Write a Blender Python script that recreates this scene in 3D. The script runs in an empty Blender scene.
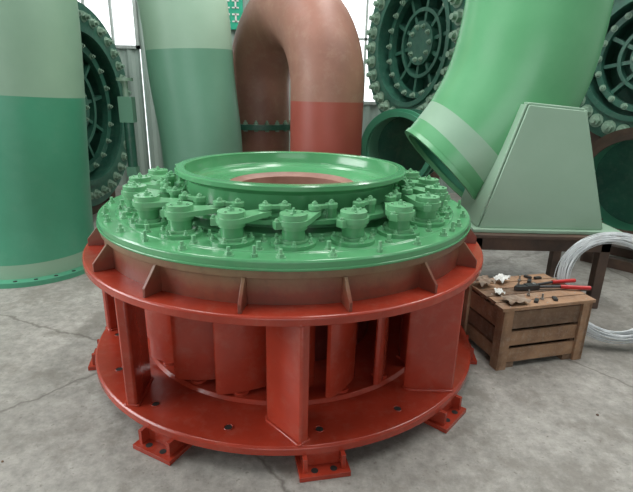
import bpy, bmesh, math, random
from mathutils import Vector, Matrix
random.seed(4)
S=bpy.context.scene
PI=math.pi
def rad(a): return math.radians(a)
# ---------------- materials ----------------
def mat_paint(name,c1,c2=None,rough=.4,scale=3.0,metal=0,bump=.05,spec=.5,dirt=None,dirtamt=.3,zgrad=None):
    m=bpy.data.materials.new(name); m.use_nodes=True
    nt=m.node_tree; N=nt.nodes; L=nt.links
    b=N['Principled BSDF']; b.inputs['Roughness'].default_value=rough; b.inputs['Metallic'].default_value=metal
    b.inputs['Specular IOR Level'].default_value=spec
    tc=N.new('ShaderNodeTexCoord')
    n=N.new('ShaderNodeTexNoise'); n.inputs['Scale'].default_value=scale; n.inputs['Detail'].default_value=6; n.inputs['Roughness'].default_value=.6
    L.new(tc.outputs['Object'],n.inputs['Vector'])
    cr=N.new('ShaderNodeValToRGB'); cr.color_ramp.elements[0].position=.35; cr.color_ramp.elements[1].position=.68
    c2=c2 or tuple(x*.75 for x in c1)
    cr.color_ramp.elements[0].color=(*c2,1); cr.color_ramp.elements[1].color=(*c1,1)
    L.new(n.outputs['Fac'],cr.inputs['Fac'])
    out=cr.outputs['Color']
    if zgrad:
        z0,z1,cz=zgrad
        sx=N.new('ShaderNodeSeparateXYZ'); L.new(tc.outputs['Object'],sx.inputs[0])
        mr=N.new('ShaderNodeMapRange'); mr.inputs['From Min'].default_value=z0; mr.inputs['From Max'].default_value=z1
        ad=N.new('ShaderNodeMath'); ad.operation='MULTIPLY_ADD'; ad.inputs[1].default_value=(z1-z0)*1.3; 
        L.new(n.outputs['Fac'],ad.inputs[0])
        sb=N.new('ShaderNodeMath'); sb.operation='SUBTRACT'; sb.inputs[1].default_value=(z1-z0)*.65
        L.new(sx.outputs['Z'],ad.inputs[2]); L.new(ad.outputs[0],sb.inputs[0]); L.new(sb.outputs[0],mr.inputs['Value'])
        mx=N.new('ShaderNodeMix'); mx.data_type='RGBA'
        L.new(mr.outputs[0],mx.inputs['Factor']); L.new(out,mx.inputs['A']); mx.inputs['B'].default_value=(*cz,1)
        out=mx.outputs['Result']
    if dirt:
        n2=N.new('ShaderNodeTexNoise'); n2.inputs['Scale'].default_value=scale*4.3; n2.inputs['Detail'].default_value=8; n2.inputs['Roughness'].default_value=.7
        L.new(tc.outputs['Object'],n2.inputs['Vector'])
        r2=N.new('ShaderNodeMapRange'); r2.inputs['From Min'].default_value=.5; r2.inputs['From Max'].default_value=.75; r2.inputs['To Max'].default_value=dirtamt
        L.new(n2.outputs['Fac'],r2.inputs['Value'])
        mx=N.new('ShaderNodeMix'); mx.data_type='RGBA'
        L.new(r2.outputs[0],mx.inputs['Factor']); L.new(out,mx.inputs['A']); mx.inputs['B'].default_value=(*dirt,1)
        out=mx.outputs['Result']
    L.new(out,b.inputs['Base Color'])
    if bump:
        n3=N.new('ShaderNodeTexNoise'); n3.inputs['Scale'].default_value=scale*12; n3.inputs['Detail'].default_value=4
        L.new(tc.outputs['Object'],n3.inputs['Vector'])
        bp=N.new('ShaderNodeBump'); bp.inputs['Strength'].default_value=bump; bp.inputs['Distance'].default_value=.02
        L.new(n3.outputs['Fac'],bp.inputs['Height']); L.new(bp.outputs[0],b.inputs['Normal'])
    return m
DUST=(.35,.27,.2)
RED=mat_paint('red_primer',(.39,.043,.021),(.28,.03,.015),.25,3,bump=.04,spec=.55,dirt=DUST,dirtamt=.12)
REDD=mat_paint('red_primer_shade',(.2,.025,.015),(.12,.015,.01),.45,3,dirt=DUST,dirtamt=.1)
GRN=mat_paint('green_enamel',(.10,.34,.15),(.08,.285,.125),.17,2.5,bump=.03,spec=.6,dirt=(.3,.33,.22),dirtamt=.12)
GRN2=mat_paint('green_enamel_worn',(.21,.47,.26),(.13,.36,.185),.25,7,bump=.04,dirt=(.45,.45,.35),dirtamt=.25)
GRNL=mat_paint('green_enamel_levers',(.16,.42,.21),(.12,.34,.165),.22,4,bump=.04,dirt=(.4,.42,.3),dirtamt=.15)
COLLAR=mat_paint('overspray_collar',(.24,.055,.03),(.17,.038,.023),.4,4,zgrad=(.85,1.01,(.19,.17,.09)),dirt=(.09,.05,.035),dirtamt=.4)
PIPEG=mat_paint('pipe_green',(.075,.32,.195),(.06,.27,.16),.33,1.3,bump=.02,dirt=(.2,.35,.25),dirtamt=.15)
PIPET=mat_paint('pipe_teal_grey',(.18,.38,.27),(.145,.33,.225),.38,1.3,bump=.02)
PIPEY=mat_paint('pipe_bright_green',(.14,.39,.195),(.11,.34,.16),.26,1.3,bump=.02)
PRIM=mat_paint('primer_grey_green',(.28,.43,.31),(.235,.375,.27),.45,1.6,bump=.03)
PRIML=mat_paint('primer_pale',(.38,.55,.42),(.33,.5,.37),.45,1.6,bump=.02)
PEDM=mat_paint('pedestal_grey_green',(.31,.45,.34),(.27,.41,.3),.42,1.5,bump=.03)
DKG=mat_paint('dark_green_cast',(.042,.155,.105),(.025,.1,.07),.32,4,bump=.06,dirt=(.2,.25,.2),dirtamt=.3)
NUTM=mat_paint('nut_grey_green',(.32,.46,.35),(.18,.3,.22),.32,8,dirt=(.4,.38,.3),dirtamt=.3)
RUST=mat_paint('rust_brown_pipe',(.36,.165,.12),(.26,.12,.088),.5,2.2,bump=.03,dirt=(.45,.3,.22),dirtamt=.35)
RUSTR=mat_paint('rust_red_band',(.38,.08,.06),(.31,.065,.045),.45,2,bump=.03)
RUSTD=mat_paint('rust_dark',(.13,.075,.05),(.07,.045,.035),.6,5,bump=.1)
BORE=mat_paint('bore_pink_rust',(.36,.2,.155),(.25,.12,.09),.5,5,bump=.03)
WOOD=mat_paint('crate_wood',(.38,.22,.125),(.2,.11,.063),.75,6,bump=.25,dirt=(.42,.35,.28),dirtamt=.5)
WOODD=mat_paint('crate_wood_dark',(.22,.13,.08),(.12,.07,.042),.8,7,bump=.25,dirt=(.35,.3,.24),dirtamt=.4)
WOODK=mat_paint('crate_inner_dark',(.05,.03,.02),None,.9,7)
STEEL=mat_paint('bare_steel',(.42,.42,.41),(.3,.3,.29),.4,8,metal=.7)
WIRE=mat_paint('galvanised_wire',(.7,.73,.74),(.58,.61,.63),.4,10,metal=.2)
DARK=mat_paint('dark_hole',(.02,.015,.012),None,.8,5)
WHITE=mat_paint('white_paper',(.75,.75,.72),(.65,.65,.62),.8,10)
TOOLR=mat_paint('tool_red_grip',(.55,.02,.02),None,.35,8)
TOOLK=mat_paint('tool_dark_steel',(.06,.06,.065),None,.4,8,metal=.5)
FRAME=mat_paint('window_frame_paint',(.4,.45,.42),None,.5,5)
SIGNG=mat_paint('sign_teal',(.02,.4,.24),None,.5,5)
WALLM=mat_paint('corrugated_sheet',(.35,.43,.38),(.28,.36,.32),.5,.8,bump=.02)
SIDEM=mat_paint('side_wall_paint',(.33,.36,.34),(.27,.3,.28),.7,.8,bump=.02)
CEILM=mat_paint('ceiling_sheet',(.35,.37,.37),(.28,.3,.3),.7,.8,bump=.02)
# concrete floor
def concrete():
    m=bpy.data.materials.new('concrete_floor'); m.use_nodes=True
    nt=m.node_tree; N=nt.nodes; L=nt.links; b=N['Principled BSDF']
    tc=N.new('ShaderNodeTexCoord')
    def noise(s,d=8,r=.6):
        n=N.new('ShaderNodeTexNoise'); n.inputs['Scale'].default_value=s; n.inputs['Detail'].default_value=d; n.inputs['Roughness'].default_value=r
        L.new(tc.outputs['Object'],n.inputs['Vector']); return n
    n1=noise(1.1); cr=N.new('ShaderNodeValToRGB')
    cr.color_ramp.elements[0].position=.3; cr.color_ramp.elements[0].color=(.24,.225,.2,1)
    cr.color_ramp.elements[1].position=.7; cr.color_ramp.elements[1].color=(.43,.41,.375,1)
    L.new(n1.outputs['Fac'],cr.inputs['Fac'])
    n2=noise(14,10,.75); r2=N.new('ShaderNodeMapRange'); r2.inputs['From Min'].default_value=.35; r2.inputs['From Max'].default_value=.65; r2.inputs['To Min'].default_value=.64; r2.inputs['To Max'].default_value=1.13
    L.new(n2.outputs['Fac'],r2.inputs['Value'])
    mul=N.new('ShaderNodeMix'); mul.data_type='RGBA'; mul.blend_type='MULTIPLY'; mul.inputs['Factor'].default_value=1
    L.new(cr.outputs[0],mul.inputs['A']); L.new(r2.outputs[0],mul.inputs['B'])
    # stains
    n3=noise(2.6,7,.75); r3=N.new('ShaderNodeMapRange'); r3.inputs['From Min'].default_value=.5; r3.inputs['From Max'].default_value=.6; r3.inputs['To Max'].default_value=.65
    L.new(n3.outputs['Fac'],r3.inputs['Value'])
    st=N.new('ShaderNodeMix'); st.data_type='RGBA'; L.new(r3.outputs[0],st.inputs['Factor']); L.new(mul.outputs['Result'],st.inputs['A']); st.inputs['B'].default_value=(.18,.163,.14,1)
    # cracks
    mp=N.new('ShaderNodeMix'); mp.data_type='RGBA'; mp.inputs['Factor'].default_value=.16
    L.new(tc.outputs['Object'],mp.inputs['A']); L.new(noise(3,5).outputs['Color'],mp.inputs['B'])
    v=N.new('ShaderNodeTexVoronoi'); v.feature='DISTANCE_TO_EDGE'; v.inputs['Scale'].default_value=.62
    L.new(mp.outputs['Result'],v.inputs['Vector'])
    r4=N.new('ShaderNodeMapRange'); r4.inputs['From Min'].default_value=.0; r4.inputs['From Max'].default_value=.007; r4.inputs['To Min'].default_value=.8; r4.inputs['To Max'].default_value=0
    L.new(v.outputs['Distance'],r4.inputs['Value'])
    ck=N.new('ShaderNodeMix'); ck.data_type='RGBA'; L.new(r4.outputs[0],ck.inputs['Factor']); L.new(st.outputs['Result'],ck.inputs['A']); ck.inputs['B'].default_value=(.12,.105,.09,1)
    # speckles
    n5=noise(38,3,.5); r5=N.new('ShaderNodeMapRange'); r5.inputs['From Min'].default_value=.64; r5.inputs['From Max'].default_value=.7; r5.inputs['To Max'].default_value=.6
    L.new(n5.outputs['Fac'],r5.inputs['Value'])
    sp=N.new('ShaderNodeMix'); sp.data_type='RGBA'; L.new(r5.outputs[0],sp.inputs['Factor']); L.new(ck.outputs['Result'],sp.inputs['A']); sp.inputs['B'].default_value=(.15,.13,.11,1)
    L.new(sp.outputs['Result'],b.inputs['Base Color']); b.inputs['Roughness'].default_value=.55
    bp=N.new('ShaderNodeBump'); bp.inputs['Strength'].default_value=.2; bp.inputs['Distance'].default_value=.01
    L.new(n2.outputs['Fac'],bp.inputs['Height']); L.new(bp.outputs[0],b.inputs['Normal'])
    return m
CONC=concrete()
# ---------------- mesh builder ----------------
I4=Matrix.Identity(4)
def T(x,y,z): return Matrix.Translation((x,y,z))
def RZ(a): return Matrix.Rotation(rad(a),4,'Z')
def fr(loc,zd):
    return Matrix.Translation(loc)@Vector(zd).normalized().to_track_quat('Z','Y').to_matrix().to_4x4()
class MB:
    def __init__(s): s.v=[];s.f=[];s.m=[];s.mats=[]
    def mi(s,m):
        if m not in s.mats: s.mats.append(m)
        return s.mats.index(m)
    def add(s,vs,fs,mat,M=I4):
        o=len(s.v)
        s.v+=[tuple(M@Vector(p)) for p in vs]
        s.f+=[tuple(i+o for i in f) for f in fs]
        if isinstance(mat,list): s.m+=[s.mi(x) for x in mat]
        else: s.m+=[s.mi(mat)]*len(fs)
    def prism(s,poly,z0,z1,mat,M=I4,top=1.0):
        n=len(poly)
        vs=[(x,y,z0) for x,y in poly]+[(x*top,y*top,z1) for x,y in poly]
        fs=[tuple(range(n))[::-1],tuple(range(n,2*n))]+[(i,(i+1)%n,n+(i+1)%n,n+i) for i in range(n)]
        s.add(vs,fs,mat,M)
    def cyl(s,r,z0,z1,mat,M=I4,n=24,top=1.0):
        s.prism([(r*math.cos(2*PI*i/n),r*math.sin(2*PI*i/n)) for i in range(n)],z0,z1,mat,M,top)
    def box(s,x0,x1,y0,y1,z0,z1,mat,M=I4):
        s.prism([(x0,y0),(x1,y0),(x1,y1),(x0,y1)],z0,z1,mat,M)
    def lathe(s,prof,mat,M=I4,n=96,closed=True):
        k=len(prof); vs=[]
        for i in range(n):
            a=2*PI*i/n; c,sn=math.cos(a),math.sin(a)
            vs+=[(r*c,r*sn,z) for r,z in prof]
        fs=[];ms=[]
        for i in range(n):
            j=(i+1)%n
            for q in range(k if closed else k-1):
                q2=(q+1)%k
                fs.append((i*k+q,j*k+q,j*k+q2,i*k+q2))
                ms.append(mat[q] if isinstance(mat,list) else mat)
        s.add(vs,fs,ms,M)
    def ring(s,ri,ro,z0,z1,mat,M=I4,n=96):
        s.lathe([(ri,z0),(ro,z0),(ro,z1),(ri,z1)],mat,M,n)
    def bolt(s,M,r=.018,h=.018,stud=.012,mat=GRN):
        a=random.uniform(0,60)
        s.cyl(r*1.35,0,h*.15,mat,M,14)
        s.cyl(r,h*.1,h,mat,M@RZ(a),6)
        if stud: s.cyl(r*.52,h*.9,h+stud,mat,M,10)
    def tube(s,pts,bands,n=64,inner=None):
        P=[Vector(p[:3]) for p in pts]; k=len(P)
        tg=[(P[min(i+1,k-1)]-P[max(i-1,0)]).normalized() for i in range(k)]
        u=tg[0].orthogonal().normalized(); vs=[]
        ln=[0]
        for i in range(1,k): ln.append(ln[-1]+(P[i]-P[i-1]).length)
        for i in range(k):
            u=(u-tg[i]*u.dot(tg[i])).normalized(); w=tg[i].cross(u)
            for j in range(n):
                a=2*PI*j/n
                vs.append(P[i]+(u*math.cos(a)+w*math.sin(a))*pts[i][3])
        fs=[];ms=[]
        for i in range(k-1):
            t=(ln[i]+ln[i+1])/2/ln[-1]
            mm=[b for b in bands if t<=b[0]][0][1]
            for j in range(n):
                j2=(j+1)%n
                fs.append((i*n+j,i*n+j2,(i+1)*n+j2,(i+1)*n+j)); ms.append(mm)
        s.add(vs,fs,ms)
    def finish(s,name,parent=None,loc=(0,0,0),bevel=0,angle=35):
        me=bpy.data.meshes.new(name); me.from_pydata(s.v,[],s.f)
        for m in s.mats: me.materials.append(m)
        me.polygons.foreach_set('material_index',s.m); me.update()
        bm=bmesh.new(); bm.from_mesh(me); bmesh.ops.recalc_face_normals(bm,faces=bm.faces); bm.to_mesh(me); bm.free()
        me.shade_smooth(); me.set_sharp_from_angle(angle=rad(angle))
        o=bpy.data.objects.new(name,me); S.collection.objects.link(o); o.location=loc
        if parent: o.parent=parent
        if bevel:
            b=o.modifiers.new('bevel','BEVEL'); b.width=bevel; b.segments=2; b.limit_method='ANGLE'; b.angle_limit=rad(40)
            b.harden_normals=False
        return o
def empty(name,loc=(0,0,0)):
    e=bpy.data.objects.new(name,None); S.collection.objects.link(e); e.location=loc; e.empty_display_size=.2; return e
def crom(pts,n=10):
    out=[]; P=[Vector(p) for p in pts]; P=[2*P[0]-P[1]]+P+[2*P[-1]-P[-2]]
    for i in range(1,len(P)-2):
        for j in range(n):
            t=j/n; a,b,c,d=P[i-1],P[i],P[i+1],P[i+2]
            out.append(tuple(.5*((2*b)+(c-a)*t+(2*a-5*b+4*c-d)*t*t+(3*b-a-3*c+d)*t**3)))
    out.append(tuple(P[-2])); return out
def crom4(pts,n=10):
    xyz=crom([p[:3] for p in pts],n); rr=crom([(p[3],0,0) for p in pts],n)
    return [(a[0],a[1],a[2],b[0]) for a,b in zip(xyz,rr)]

# ---------------- room ----------------
XL,XR,YF,YB,ZC=-6.5,8,-6,8.5,6.5
m=MB(); m.box(XL-.2,XR+.2,YF-.2,YB+.2,-.1,0,CONC); m.finish('floor')
m=MB()
m.box(XL-.15,XL,YF,YB,0,1.6,SIDEM); m.box(XL-.15,XL,YF,YB,4.6,ZC,SIDEM)
m.box(XL-.15,XL,YF,-1,1.6,4.6,SIDEM); m.box(XL-.15,XL,4.2,YB,1.6,4.6,SIDEM)
for q in range(1,5): m.box(XL-.1,XL-.05,-1+q*1.04-.03,-1+q*1.04+.03,1.6,4.6,FRAME)  # bars of an unseen opening, added so side light can reach the vanes
m.finish('wall_left')
m=MB(); m.box(XR,XR+.15,YF,YB,0,ZC,SIDEM); m.finish('wall_right')
m=MB(); m.box(XL-.15,XR+.15,YF-.15,YF,4.6,ZC,SIDEM); m.box(XL-.15,-2.6,YF-.15,YF,0,4.6,SIDEM); m.box(3.6,XR+.15,YF-.15,YF,0,4.6,SIDEM); m.finish('wall_front')
m=MB(); m.box(XL-.15,XR+.15,YF,YB+.2,ZC,ZC+.1,CEILM); m.finish('ceiling')
wins=[(-4.3,-3.0,2.3,5.6),(.15,1.9,1.5,5.6),(3.4,6.2,1.6,5.6)]
m=MB()
def corr(x0,x1,z0,z1):
    n=max(2,int((x1-x0)/.05)); xs=[x0+(x1-x0)*i/n for i in range(n+1)]
    vs=[];
    for i,x in enumerate(xs):
        k=i%4; y=YB-(.035 if k in(1,2) else 0)
        vs+=[(x,y,z0),(x,y,z1)]
    m.add(vs,[(2*i,2*i+2,2*i+3,2*i+1) for i in range(n)],WALLM)
x=XL
for (a,b,c,d) in wins:
    corr(x,a,0,ZC); corr(a,b,0,c); corr(a,b,d,ZC); x=b
corr(x,XR,0,ZC)
m.finish('wall_back',angle=20)
for i,(a,b,c,d) in enumerate(wins):
    m=MB(); w=.05
    m.box(a,a+w,YB-.06,YB+.05,c,d,FRAME); m.box(b-w,b,YB-.06,YB+.05,c,d,FRAME)
    m.box(a,b,YB-.06,YB+.05,c,c+w,FRAME); m.box(a,b,YB-.06,YB+.05,d-w,d,FRAME)
    nx=3
    for q in range(1,nx): 
        xx=a+(b-a)*q/nx; m.box(xx-.018,xx+.018,YB-.03,YB+.02,c,d,FRAME)
    for q in range(1,4):
        zz=c+(d-c)*q/4; m.box(a,b,YB-.03,YB+.02,zz-.018,zz+.018,FRAME)
    m.finish('window_%d'%(i+1))
# sign
m=MB(); m.box(-1.78,-1.27,YB-.09,YB-.045,2.62,3.9,SIGNG)
for r_ in range(5):
    z=2.73+r_*.2
    for q in range(3):
        x0=-1.73+q*.145
        m.box(x0,x0+.11,YB-.1,YB-.088,z+.1,z+.125,WHITE); m.box(x0+.045,x0+.07,YB-.1,YB-.088,z,z+.13,WHITE); m.box(x0,x0+.11,YB-.1,YB-.088,z,z+.02,WHITE)
m.finish('wall_sign')

# ---------------- turbine assembly ----------------
CX,CY=-.19,3.0
E=empty('turbine_guide_vane_assembly',(CX,CY,0))
m=MB()
m.lathe([(.50,.1),(1.232,.1),(1.232,.135),(1.222,.145),(.50,.145)],RED,n=128)
m.lathe([(.50,.145),(.93,.145),(.915,.165),(.50,.165)],RED,n=128)
for i in range(16):
    ph=rad(-11+22.5*i); M=T(1.12*math.sin(ph),-1.12*math.cos(ph),0)
    m.cyl(.019,.14,.1465,DARK,M,16)
    m.ring(.019,.024,.144,.149,RED,M,16)
m.finish('lower_ring',E,bevel=.003)
# feet
m=MB()
for ph in (-27,11.5,49,84,128,165,-157,-120,-76):
    M=RZ(ph)
    m.box(-.08,.08,-1.215,-.98,.025,.1,RED,M)
    m.box(-.12,.12,-1.285,-1.0,0,.025,RED,M)
    m.box(-.10,-.08,-1.26,-1.0,.025,.1,RED,M); m.box(.08,.10,-1.26,-1.0,.025,.1,RED,M)
    m.cyl(.017,.025,.0265,DARK,M@T(-.045,-1.25,0),14); m.cyl(.017,.025,.0265,DARK,M@T(.045,-1.25,0),14)
m.finish('feet',E,bevel=.004)
# stay vanes
m=MB()
def foil(c,t,n=14):
    pts=[]
    for i in range(n+1):
        u=i/n; x=c*(1-math.cos(u*PI))/2; xx=x/c
        y=t*(math.sqrt(max(0,xx))*(1-xx)**.6)*1.25+ t*.12*(1-xx)
        pts.append((x,y))
    low=[(x,-y) for x,y in pts[::-1]][0:-1]
    return pts+low
for i in range(8):
    M=RZ(7.5+45*i)@T(0,-1.205,0)@RZ(90+38)
    c=.27
    poly=[(0,-.02),(.012,-.028),(c-.03,-.022),(c,-.006),(c,.006),(c-.03,.022),(.012,.028),(0,.02)]
    m.prism(poly,.145,.762,RED,M)
    p2=[(x*1.04-.005,y*1.5) for x,y in poly]
    m.prism(p2,.14,.155,RED,M); m.prism(p2,.75,.765,RED,M)
m.finish('stay_vanes',E,bevel=.005)
# guide vanes
m=MB()
for i in range(20):
    M=RZ(5+18*i)@T(0,-.86,0)@RZ(32)@T(-.13,0,0)
    m.prism(foil(.28,.045),.18,.745,RED,M)
    M2=RZ(5+18*i)@T(0,-.86,0)
    m.cyl(.046,.165,.18,RED,M2,24); m.cyl(.046,.745,.765,RED,M2,24)
m.finish('guide_vanes',E)
m=MB()
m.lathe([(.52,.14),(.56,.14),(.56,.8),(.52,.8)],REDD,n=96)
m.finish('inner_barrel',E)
# upper ring + collar
m=MB()
m.lathe([(.50,.755),(1.226,.755),(1.226,.79),(1.218,.798),(.50,.798)],[RED,RED,RED,RED,RED],n=128)
m.lathe([(1.04,.795),(1.105,.795),(1.105,.925),(1.105,.966),(1.04,.966)],COLLAR,n=128)
m.lathe([(1.09,.925),(1.122,.925),(1.122,.966),(1.09,.966)],COLLAR,n=128)
m.finish('upper_ring',E,bevel=.003)
m=MB()
for i in range(16):
    poly=[(.797,-1.095),(.797,-1.205),(.84,-1.205),(.93,-1.13),(.93,-1.095)]
    M=RZ(16.5+22.5*i)
    n=len(poly)
    vs=[(-.008,y,z) for z,y in poly]+[(.008,y,z) for z,y in poly]
    fs=[tuple(range(n)),tuple(range(n,2*n))[::-1]]+[(k,(k+1)%n,n+(k+1)%n,n+k) for k in range(n)]
    m.add(vs,fs,COLLAR,M)
m.finish('gussets',E,bevel=.002)
# head cover
m=MB()
m.lathe([(.60,.94),(1.10,.94),(1.10,.966),(1.128,.966),(1.128,1.003),(1.12,1.012),(1.03,1.012),(1.025,1.018),(.80,1.018),(.79,1.03),(.60,1.03)],GRN,n=144)
m.lathe([(1.128,.962),(1.134,.966),(1.134,.975),(1.128,.978)],GRN,n=144)
m.finish('head_cover',E,bevel=.002)
# centre drum
m=MB()
prof=[(.355,.80),(.355,1.115),(.385,1.125),(.40,1.14),(.585,1.15),(.60,1.165),(.645,1.17),(.652,1.18),(.655,1.245),(.66,1.25),(.703,1.25),(.71,1.243),(.71,1.222),(.703,1.215),(.675,1.208),(.655,1.19),(.65,1.08),(.66,1.07),(.69,1.062),(.69,1.03),(.60,1.03),(.60,.80)]
mt=[BORE,BORE]+[GRN]*(len(prof)-2)
mt[2]=BORE
m.lathe(prof,mt,n=144)
m.cyl(.356,.80,.98,BORE,I4,64)
m.finish('centre_drum',E,loc=(.025,0,0))
# link ring
m=MB()
m.ring(.65,.80,1.075,1.098,GRN,n=128)
for i in range(20):
    ph=5+18*i
    M=RZ(ph-3)@T(0,-.685,1.098); 
    m.bolt(M,.013,.014,.01,GRN2)
m.finish('regulating_ring',E,bevel=.003)
# rim bolts
m=MB()
for i in range(60):
    ph=2+6*i
    M=RZ(ph)@T(0,-1.083,1.012)
    if i%5==4:
        m.cyl(.008,0,.05,GRN2,M,10); m.cyl(.015,.0,.014,GRN2,M,6)
    elif i%2==0: m.bolt(M,.017,.018,.02,GRN2)
m.finish('rim_bolts',E)
# bosses and levers
def stad(L_,r0,r1,n=12):
    p=[]
    for k in range(n+1):
        a=PI/2+PI*k/n; p.append((r0*math.cos(a),r0*math.sin(a)))
    for k in range(n+1):
        a=-PI/2+PI*k/n; p.append((L_+r1*math.cos(a),r1*math.sin(a)))
    return p
mb_=MB(); ml=MB()
for i in range(20):
    ph=5.2+18*i
    M=RZ(ph)@T(0,-.915,1.016)
    mb_.cyl(.106,0,.02,GRN,M,32); mb_.cyl(.07,.02,.032,GRNL,M,28)
    for k in range(6):
        mb_.bolt(M@RZ(k*60+30)@T(.089,0,.02),.011,.012,.010,GRN2)
    mb_.cyl(.054,.03,.085,GRN,M,32)
    mb_.cyl(.064,.08,.150,GRNL,M,36)
    mb_.bolt(M@T(0,0,.150),.014,.014,.010,GRN2)
    for k in range(3): mb_.bolt(M@RZ(k*120+15)@T(.042,0,.150),.007,.008,0,GRN2)
    p0=Vector((0,-.915)); a1=rad(8.2); p1=Vector((.765*math.sin(a1),-.765*math.cos(a1)))
    a2=rad(15.2); p2=Vector((.745*math.sin(a2),-.745*math.cos(a2)))
    d=p1-p0
    Ml=RZ(ph)@T(p0.x,p0.y,1.114)@Matrix.Rotation(math.atan2(d.y,d.x),4,'Z')
    ml.prism(stad(d.length,.074,.032),0,.026,GRNL,Ml)
    d2=p2-p1
    Mk=RZ(ph)@T(p1.x,p1.y,1.146)@Matrix.Rotation(math.atan2(d2.y,d2.x),4,'Z')
    ml.prism([(0,-.016),(d2.length,-.016),(d2.length,.016),(0,.016)],0,.018,GRNL,Mk)
    ml.cyl(.032,-.002,.021,GRNL,Mk,24); ml.cyl(.032,-.002,.021,GRNL,Mk@T(d2.length,0,0),24)
    Ma=RZ(ph)@T(p1.x,p1.y,1.10); ml.cyl(.018,0,.066,GRN,Ma,16); ml.bolt(Ma@T(0,0,.067),.014,.013,.006,GRN2)
    Mb2=RZ(ph)@T(p2.x,p2.y,1.097); ml.cyl(.028,0,.05,GRN,Mb2,20); ml.bolt(Mb2@T(0,0,.070),.015,.013,.006,GRN2)
    Mc=RZ(ph)@T(0,-.915,1.10)@RZ(200)
    ml.box(.055,.094,-.02,.02,0,.034,GRNL,Mc); ml.bolt(Mc@T(.082,0,.034),.009,.010,.004,GRN2)
    Md=RZ(ph+9)@T(0,-1.0,1.016)
    ml.cyl(.011,0,.04,GRN2,Md,12); ml.bolt(Md@T(0,0,0),.018,.014,0,GRN2)
    Me=RZ(ph+9)@T(0,-.875,1.016); ml.bolt(Me,.014,.016,.018,GRN2)
mb_.finish('stem_bosses',E,bevel=.0012)
ml.finish('levers_and_links',E,bevel=.0008)

# ---------------- pipes ----------------
def flange(m,M,ri,ro,th,nb,mat,bmat=None,br=.03,hole=False):
    m.ring(ri,ro,0,th,mat,M,96)
    for k in range(nb):
        MM=M@RZ(360*k/nb)@T((ri+ro)/2+.01,0,0)
        if hole: m.cyl(br,th-.01,th+.0015,DARK,MM,16)
        else:
            m.bolt(MM@T(0,0,th),br,br*1.1,br*.8,bmat or mat)
            m.cyl(br,-.02,0.002,bmat or mat,MM,6)
# left pipe
m=MB()
pts=[(-2.8,4.45,.0,.565),(-2.8,4.45,.5,.565),(-2.77,4.45,1.1,.57),(-2.74,4.45,1.7,.58),(-2.72,4.47,2.3,.58),(-2.78,4.55,2.9,.58),(-3.05,4.75,3.4,.58),(-3.45,5.0,3.75,.58)]
P=crom4(pts,14)
m.tube(P,[(.012,PIPEG),(.045,PRIM),(.395,PIPEG),(.62,PRIM),(.64,PRIML),(1,PIPEG)])
flange(m,T(-2.8,4.45,0),.55,.66,.045,24,PIPEG,br=.018,hole=True)
flange(m,fr((-3.45,5.0,3.75),(-.6,.4,.5)),.5,.68,.05,20,DKG,NUTM)
m.finish('green_elbow_pipe')
# second pipe
m=MB()
pts=[(-1.22,5.2,0,.42),(-1.24,5.2,.6,.42),(-1.26,5.2,1.2,.425),(-1.32,5.2,1.8,.43),(-1.36,5.2,2.4,.43),(-1.5,5.3,3.0,.435),(-1.85,5.5,3.5,.44),(-2.3,5.7,3.8,.44)]
m.tube(crom4(pts,14),[(.30,PIPET),(.485,PIPET),(.64,PRIML),(1,PIPET)])
flange(m,T(-1.22,5.2,0),.4,.52,.05,20,PIPEG,NUTM,br=.022)
flange(m,fr((-2.3,5.7,3.8),(-.85,.35,.35)),.4,.56,.05,20,DKG,NUTM)
m.finish('green_elbow_pipe.001')
# red rust U bend
m=MB()
A=Vector((.07,4.9)); Bv=Vector((-.73,6.05)); C=(A+Bv)/2; R_=(A-Bv).length/2
pts=[(A.x,A.y,z,.36) for z in (0,.3,.6,.9,1.2,1.45,1.6)]
for k in range(0,25):
    a=PI*k/24; q=C+(A-Bv)/2*math.cos(a); pts.append((q.x,q.y,1.72+R_*1.05*math.sin(a),.36))
pts+=[(Bv.x,Bv.y,z,.36) for z in (1.6,1.3,1.0,.6,0)]
m.tube(pts,[(.285,RUSTR),(1,RUST)])
flange(m,T(A.x,A.y,0),.34,.44,.05,16,RUSTD,RUSTD)
flange(m,T(Bv.x,Bv.y,0),.34,.42,.05,16,RUSTD,RUSTD)
flange(m,T(Bv.x,Bv.y,1.25),.34,.45,.06,20,DKG,NUTM,br=.025)
m.finish('rust_red_return_bend_pipe')
# large right pipe
EP=empty('large_green_bend_pipe',(0,0,0))
m=MB()
pts=[(1.83,5.3,3.9,.57),(1.83,4.8,3.3,.57),(1.81,4.5,2.7,.57),(1.77,4.42,2.2,.575),(1.67,4.4,1.75,.575),(1.45,4.38,1.37,.54),(1.13,4.36,1.04,.47)]
P=crom4(pts,14)
m.tube(P,[(.30,PRIM),(.425,PRIM),(.90,PIPEY),(.96,PRIM),(1,PIPEY)])
m.tube([(p[0],p[1],p[2],p[3]-.03) for p in P],[(1,PIPEG)])
dirv=Vector(P[-1][:3])-Vector(P[-3][:3])
m.ring(.43,.485,-.03,.01,PIPEY,fr(P[-1][:3],dirv),64)
m.cyl(.44,-.12,-.10,PIPEG,fr(P[-1][:3],dirv),64)
m.finish('pipe_body',EP)
m=MB()
def quadplate(a,b,c,d,th,mat):
    a,b,c,d=[Vector(p) for p in (a,b,c,d)]
    n=(b-a).cross(d-a).normalized()*th
    vs=[a,b,c,d,a+n,b+n,c+n,d+n]
    m.add([tuple(v) for v in vs],[(0,1,2,3),(7,6,5,4),(0,4,5,1),(1,5,6,2),(2,6,7,3),(3,7,4,0)],mat)
zb=.675
f0=(1.31,3.72,zb); f1=(2.30,3.72,zb); t1=(2.0,3.74,1.595); t0=(1.57,3.74,1.63)
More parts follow.
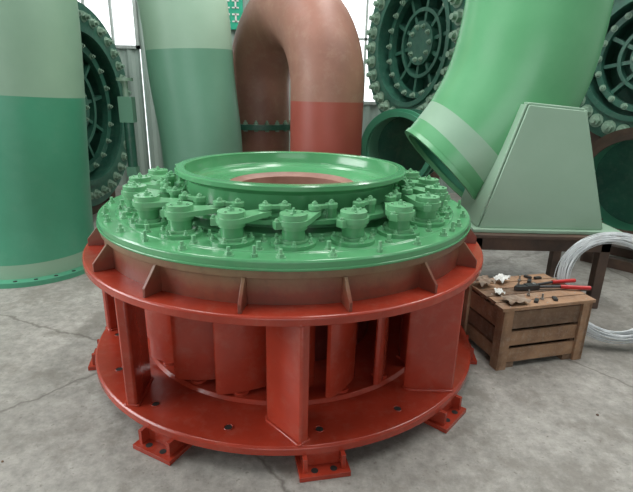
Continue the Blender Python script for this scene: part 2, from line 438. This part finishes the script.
b0=(1.31,4.30,zb); b1=(2.30,4.30,zb); u1=(2.0,4.30,1.595); u0=(1.57,4.30,1.63)
quadplate(f0,f1,t1,t0,.02,PEDM); quadplate(f0,t0,u0,b0,.02,PEDM); quadplate(f1,b1,u1,t1,.02,PEDM); quadplate(t0,t1,u1,u0,.02,PEDM)
m.box(1.25,2.45,3.66,4.4,zb-.03,zb,PEDM)
m.finish('pedestal',EP,bevel=.006)
# steel stand
m=MB()
m.box(1.15,2.42,3.6,4.5,.615,.644,RUSTD)
m.box(1.25,2.38,3.66,3.72,.50,.615,RUSTD); m.box(1.25,2.38,4.4,4.46,.5,.615,RUSTD)
for (a,b) in ((1.26,3.66),(2.3,3.66),(1.26,4.38),(2.3,4.38)):
    m.box(a,a+.08,b,b+.08,0,.61,RUSTD)
m.box(1.3,2.34,3.68,3.70,.15,.19,RUSTD)
m.finish('steel_stand',bevel=.004)
m=MB(); 
m.lathe([(.02,.644),(.05,.644),(.05,.66),(.035,.668),(.03,.71),(.02,.71)],STEEL,T(1.195,3.66,0),32)
m.finish('machined_hub')
# flanged casings
def casing(name,c,nrm,R,ri,nb,body_r,body_l,br=.045,bm=DKG,th=.09,stand=True,rim=None,two=True):
    m=MB(); M=fr(c,nrm)
    flange(m,M,ri,R,th,nb,rim or DKG,NUTM,br)
    m.ring(ri*.97,ri+.04,th-.01,th+.03,rim or DKG,M,96)
    m.lathe([(body_r-.03,-body_l),(body_r,-body_l),(body_r,0.01),(body_r-.03,.01)],bm,M,96)
    if two:
        flange(m,M@T(0,0,-.16),body_r-.01,R,.07,nb,DKG,NUTM,br*.8)
        m.ring(ri*.8,ri*.9,-.1,-.02,DKG,M,64)
        for k in range(20): m.bolt(M@RZ(18*k)@T(ri*.85,0,-.02),.03,.035,.02,NUTM)
        m.cyl(ri*.35,-body_l*.7,-.05,DKG,M,40)
        m.ring(ri*.5,ri*.56,-.16,-.06,DKG,M,64)
        for k in range(10):
            m.box(ri*.3,ri*.85,-.022,.022,-.2,-.08,DKG,M@RZ(36*k+10))
            m.bolt(M@RZ(36*k)@T(ri*.27,0,-.05),.025,.03,.015,NUTM)
    flange(m,M@T(0,0,-body_l),body_r-.02,R*.97,.07,nb,DKG,NUTM,br*.8)
    m.cyl(body_r-.02,-body_l*.7,-body_l*.65,DKG,M,64)
    if stand:
        n=Vector(nrm).normalized()
        for q in (-.06,-body_l+.04):
            p=Vector(c)+n*q; a=math.degrees(math.atan2(n.y,n.x))
            MM=T(p.x,p.y,0)@RZ(a)
            zt=c[2]-R*.86
            m.box(-.05,.05,-R*.55,-R*.40,0,zt+.08,RUSTD,MM); m.box(-.05,.05,R*.40,R*.55,0,zt+.08,RUSTD,MM)
            m.box(-.05,.05,-R*.6,R*.6,0,.1,RUSTD,MM)
    return m.finish(name)
casing('turbine_casing',(-3.1,6.35,1.42),(1,-.08,0),1.27,.95,36,1.0,1.2,br=.05)
casing('turbine_casing.001',(1.2,6.5,2.3),(-.9,-.42,0),1.05,.74,30,.78,.9,br=.062)
casing('turbine_casing.002',(3.8,5.9,2.15),(-.8,-.6,0),.98,.68,30,.72,1.0,br=.062)
casing('short_flanged_pipe',(3.1,4.65,.88),(-.72,-.69,0),.56,.46,0,.5,.6,bm=PIPEG,rim=RUSTD,two=False,th=.05)
casing('short_flanged_pipe.001',(.86,5.2,1.12),(-.45,-.89,0),.42,.35,0,.37,.45,bm=PIPET,rim=PIPEG,two=False,th=.05)
# screw jack stand
m=MB(); jx,jy=-1.95,5.0
m.cyl(.14,0,.03,DKG,T(jx,jy,0),24); m.cyl(.028,.03,1.75,NUTM,T(jx,jy,0),16)
m.box(-.07,.07,-.05,.05,1.35,1.6,PIPET,T(jx,jy,0)); m.cyl(.05,.9,1.35,DKG,T(jx,jy,0),18)
m.box(-.05,.05,-.05,.05,.8,.9,PIPET,T(jx,jy,0)); m.cyl(.08,1.75,1.78,NUTM,T(jx,jy,0),18)
m.finish('screw_jack')

# ---------------- crate ----------------
cx0,cy0=1.19,2.70
CE=empty('wooden_crate',(cx0,cy0,0)); CE.rotation_euler=(0,0,rad(15))
m=MB(); W,D_,H=.62,.44,.43
random.seed(9)
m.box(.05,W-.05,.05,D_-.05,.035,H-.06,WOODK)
for k,(z,h) in enumerate([(.04,.095),(.155,.10),(.275,.12)]):
    for (x0,x1,y0,y1) in ((0,W,-.0,.02),(0,W,D_-.02,D_),(0,.02,.0,D_),(W-.02,W,.0,D_)):
        j=random.uniform(-.004,.004)
        m.box(x0+j,x1+j,y0+j,y1+j,z+j,z+h+j,random.choice([WOOD,WOOD,WOODD]))
for x0 in (-.018,W-.05):
    m.box(x0,x0+.068,-.02,0.001,0,H-.01,WOOD); m.box(x0,x0+.068,D_-.001,D_+.02,0,H-.01,WOOD)
for x0 in (-.02,W-.001): 
    m.box(x0,x0+.02,-.02,.055,0,H-.01,WOOD); m.box(x0,x0+.02,D_-.06,D_,0,H-.01,WOOD)
for (a,b) in ((.02,.02),(W-.06,.02),(.02,D_-.06),(W-.06,D_-.06)): m.box(a,a+.04,b,b+.04,0,H-.01,WOODD)
m.box(.05,.12,.0,D_,0,.037,WOODD); m.box(W-.12,W-.05,.0,D_,0,.037,WOODD)
y=-.03
for k in range(5):
    w=(D_+.05)/5
    m.box(-.03+random.uniform(-.012,.012),W+.03+random.uniform(-.015,.015),y+.005,y+w-.004,H-.01,H+.012,random.choice([WOOD,WOODD,WOOD]))
    y+=w
for x_ in (.03,.3,.6):
    for y_ in (0,.1,.2,.3,.4):
        m.cyl(.005,H+.011,H+.014,STEEL,T(x_,y_,0),8)
m.finish('crate_planks',CE,bevel=.003)
def onc(x,y,z=.0): return Matrix.Translation((cx0,cy0,H+.0135))@RZ(15)@T(x,y,z)
m=MB()
def rod(m,a,b,r,mat,n=12):
    a,b=Vector(a),Vector(b); m.cyl(r,0,(b-a).length,mat,fr(a,b-a),n)
O=onc(.36,.2)
def w(p): return O@Vector(p)
rod(m,w((.02,.0,.02)),w((.18,-.03,.02)),.009,TOOLK); rod(m,w((.18,-.03,.02)),w((.36,-.1,.022)),.014,TOOLR)
rod(m,w((.02,.03,.02)),w((.18,.05,.02)),.009,TOOLK); rod(m,w((.18,.05,.02)),w((.36,.04,.022)),.014,TOOLR)
m.box(-.06,.03,-.012,.042,.003,.034,TOOLK,O); m.prism([(-.06,-.01),(-.13,.0),(-.15,.012),(-.06,.02)],.006,.03,TOOLK,O)
m.prism([(-.06,.04),(-.13,.032),(-.15,.018),(-.06,.02)],.006,.03,TOOLK,O)
m.cyl(.012,.0,.04,STEEL,O@T(0,.015,0),12)
m.finish('bolt_cutter')
def rag(name,O,sx,sy,mat,hgt=.03,seed=1):
    random.seed(seed); n=8; vs=[];m=MB()
    for i in range(n+1):
        for j in range(n+1):
            e=max(abs(i/n-.5),abs(j/n-.5))*2
            vs.append(((i/n-.5)*sx+random.uniform(-.005,.005),(j/n-.5)*sy+random.uniform(-.005,.005),.004+hgt*.5*random.random()*(1-e*.7)+abs(math.sin(i*.9+j*.6))*hgt*.5))
    m.add(vs,[(i*(n+1)+j,(i+1)*(n+1)+j,(i+1)*(n+1)+j+1,i*(n+1)+j+1) for i in range(n) for j in range(n)],mat,O)
    o=m.finish(name,angle=120)
    s_=o.modifiers.new('s','SUBSURF'); s_.levels=2; s_.render_levels=2
    return o
CLOTH=mat_paint('dusty_cloth',(.36,.29,.23),(.24,.16,.11),.9,12)
rag('work_rag',onc(.10,.05),.15,.11,CLOTH,.05,2)
rag('crumpled_paper',onc(.22,.37)@RZ(30),.12,.08,WHITE,.07,3)
rag('crumpled_paper.001',onc(.07,.18)@RZ(70),.07,.06,WHITE,.05,5)
rag('work_rag.001',onc(.05,.34)@RZ(10),.13,.12,CLOTH,.09,6)
m=MB()
random.seed(3)
for k,(px,py) in enumerate([(.24,.03),(.3,.05),(.38,.03),(.25,.12),(.46,.40),(.36,.36),(.52,.37),(.3,.29),(.42,.33)]):
    M=onc(px,py)@RZ(random.uniform(0,180))
    if k%2: m.cyl(.012,0,.012,STEEL,M,6); m.cyl(.006,.012,.04,STEEL,M,8)
    else: m.box(-.025,.025,-.012,.012,0,.014,TOOLK,M)
m.finish('loose_bolts')
# ---------------- wire coil ----------------
cu=bpy.data.curves.new('wire_coil','CURVE'); cu.dimensions='3D'; cu.bevel_depth=.003; cu.bevel_resolution=2
sp=cu.splines.new('POLY'); random.seed(7)
turns=40; per=44; pts=[]
nr=[random.uniform(.31,.415) for _ in range(turns+1)]; ox=[random.uniform(-.04,.04) for _ in range(turns+1)]; oz=[random.uniform(-.06,.06) for _ in range(turns+1)]
for t in range(turns):
    for k in range(per):
        f=k/per; a=2*PI*f; l=lambda A:A[t]*(1-f)+A[t+1]*f
        r=l(nr); pts.append((r*math.cos(a)+l(ox),r*math.sin(a)*1.0+abs(l(ox))*.3,l(oz)+.012*math.sin(3*a+t)))
sp.points.add(len(pts)-1)
for i,p in enumerate(pts): sp.points[i].co=(*p,1)
cu.materials.append(WIRE)
o=bpy.data.objects.new('wire_coil',cu); S.collection.objects.link(o)
o.location=(2.13,3.15,.41); o.rotation_euler=(rad(64),0,rad(-8))

m=MB(); random.seed(12)
for k in range(34):
    x=random.uniform(-1.6,2.3); y=random.uniform(1.5,2.6)
    if (x-CX)**2+(y-CY)**2<1.35**2 or (x>1.0 and y>2.5): continue
    s_=random.uniform(.004,.01)
    m.cyl(s_,0,s_*.8,random.choice([RUSTD,CONC,WOODD]),T(x,y,0),6,.7)
m.finish('floor_debris')

# ---------------- light ----------------
w_=bpy.data.worlds.new('daylight'); S.world=w_; w_.use_nodes=True
bg=w_.node_tree.nodes['Background']; bg.inputs[0].default_value=(.94,.98,1,1); bg.inputs[1].default_value=2.1
def area(name,loc,rot,sx,sy,e,col=(1,1,1)):
    l=bpy.data.lights.new(name,'AREA'); l.shape='RECTANGLE'; l.size=sx; l.size_y=sy; l.energy=e; l.color=col
    o=bpy.data.objects.new(name,l); S.collection.objects.link(o); o.location=loc; o.rotation_euler=[rad(a) for a in rot]; return o
area('ceiling_fill_strip',(-3,4.4,6.4),(0,0,0),.8,6.5,200,(1,1,.98))  # all three strips are added overhead fill lamps below the solid ceiling
area('ceiling_fill_strip.001',(1,4.4,6.4),(0,0,0),.8,6.5,260,(1,1,.98))
area('ceiling_fill_strip.002',(4.5,4.2,6.4),(0,0,0),.8,6.5,300,(1,1,.98))
area('window_daylight',(-6.75,1.6,3.1),(0,-90,0),3,5,400,(.97,1,1))  # fill lamp added outside the left wall to highlight the red vanes
# camera
cam=bpy.data.cameras.new('camera'); co=bpy.data.objects.new('camera',cam); S.collection.objects.link(co)
co.location=(0,0,1.69); co.rotation_mode='QUATERNION'
co.rotation_quaternion=(Matrix.Rotation(rad(72),3,'X')@Matrix.Rotation(rad(1.3),3,'Z')).to_quaternion()
cam.lens=475/633*36; cam.sensor_width=36; cam.clip_start=.05
S.camera=co
S.view_settings.view_transform='Standard'
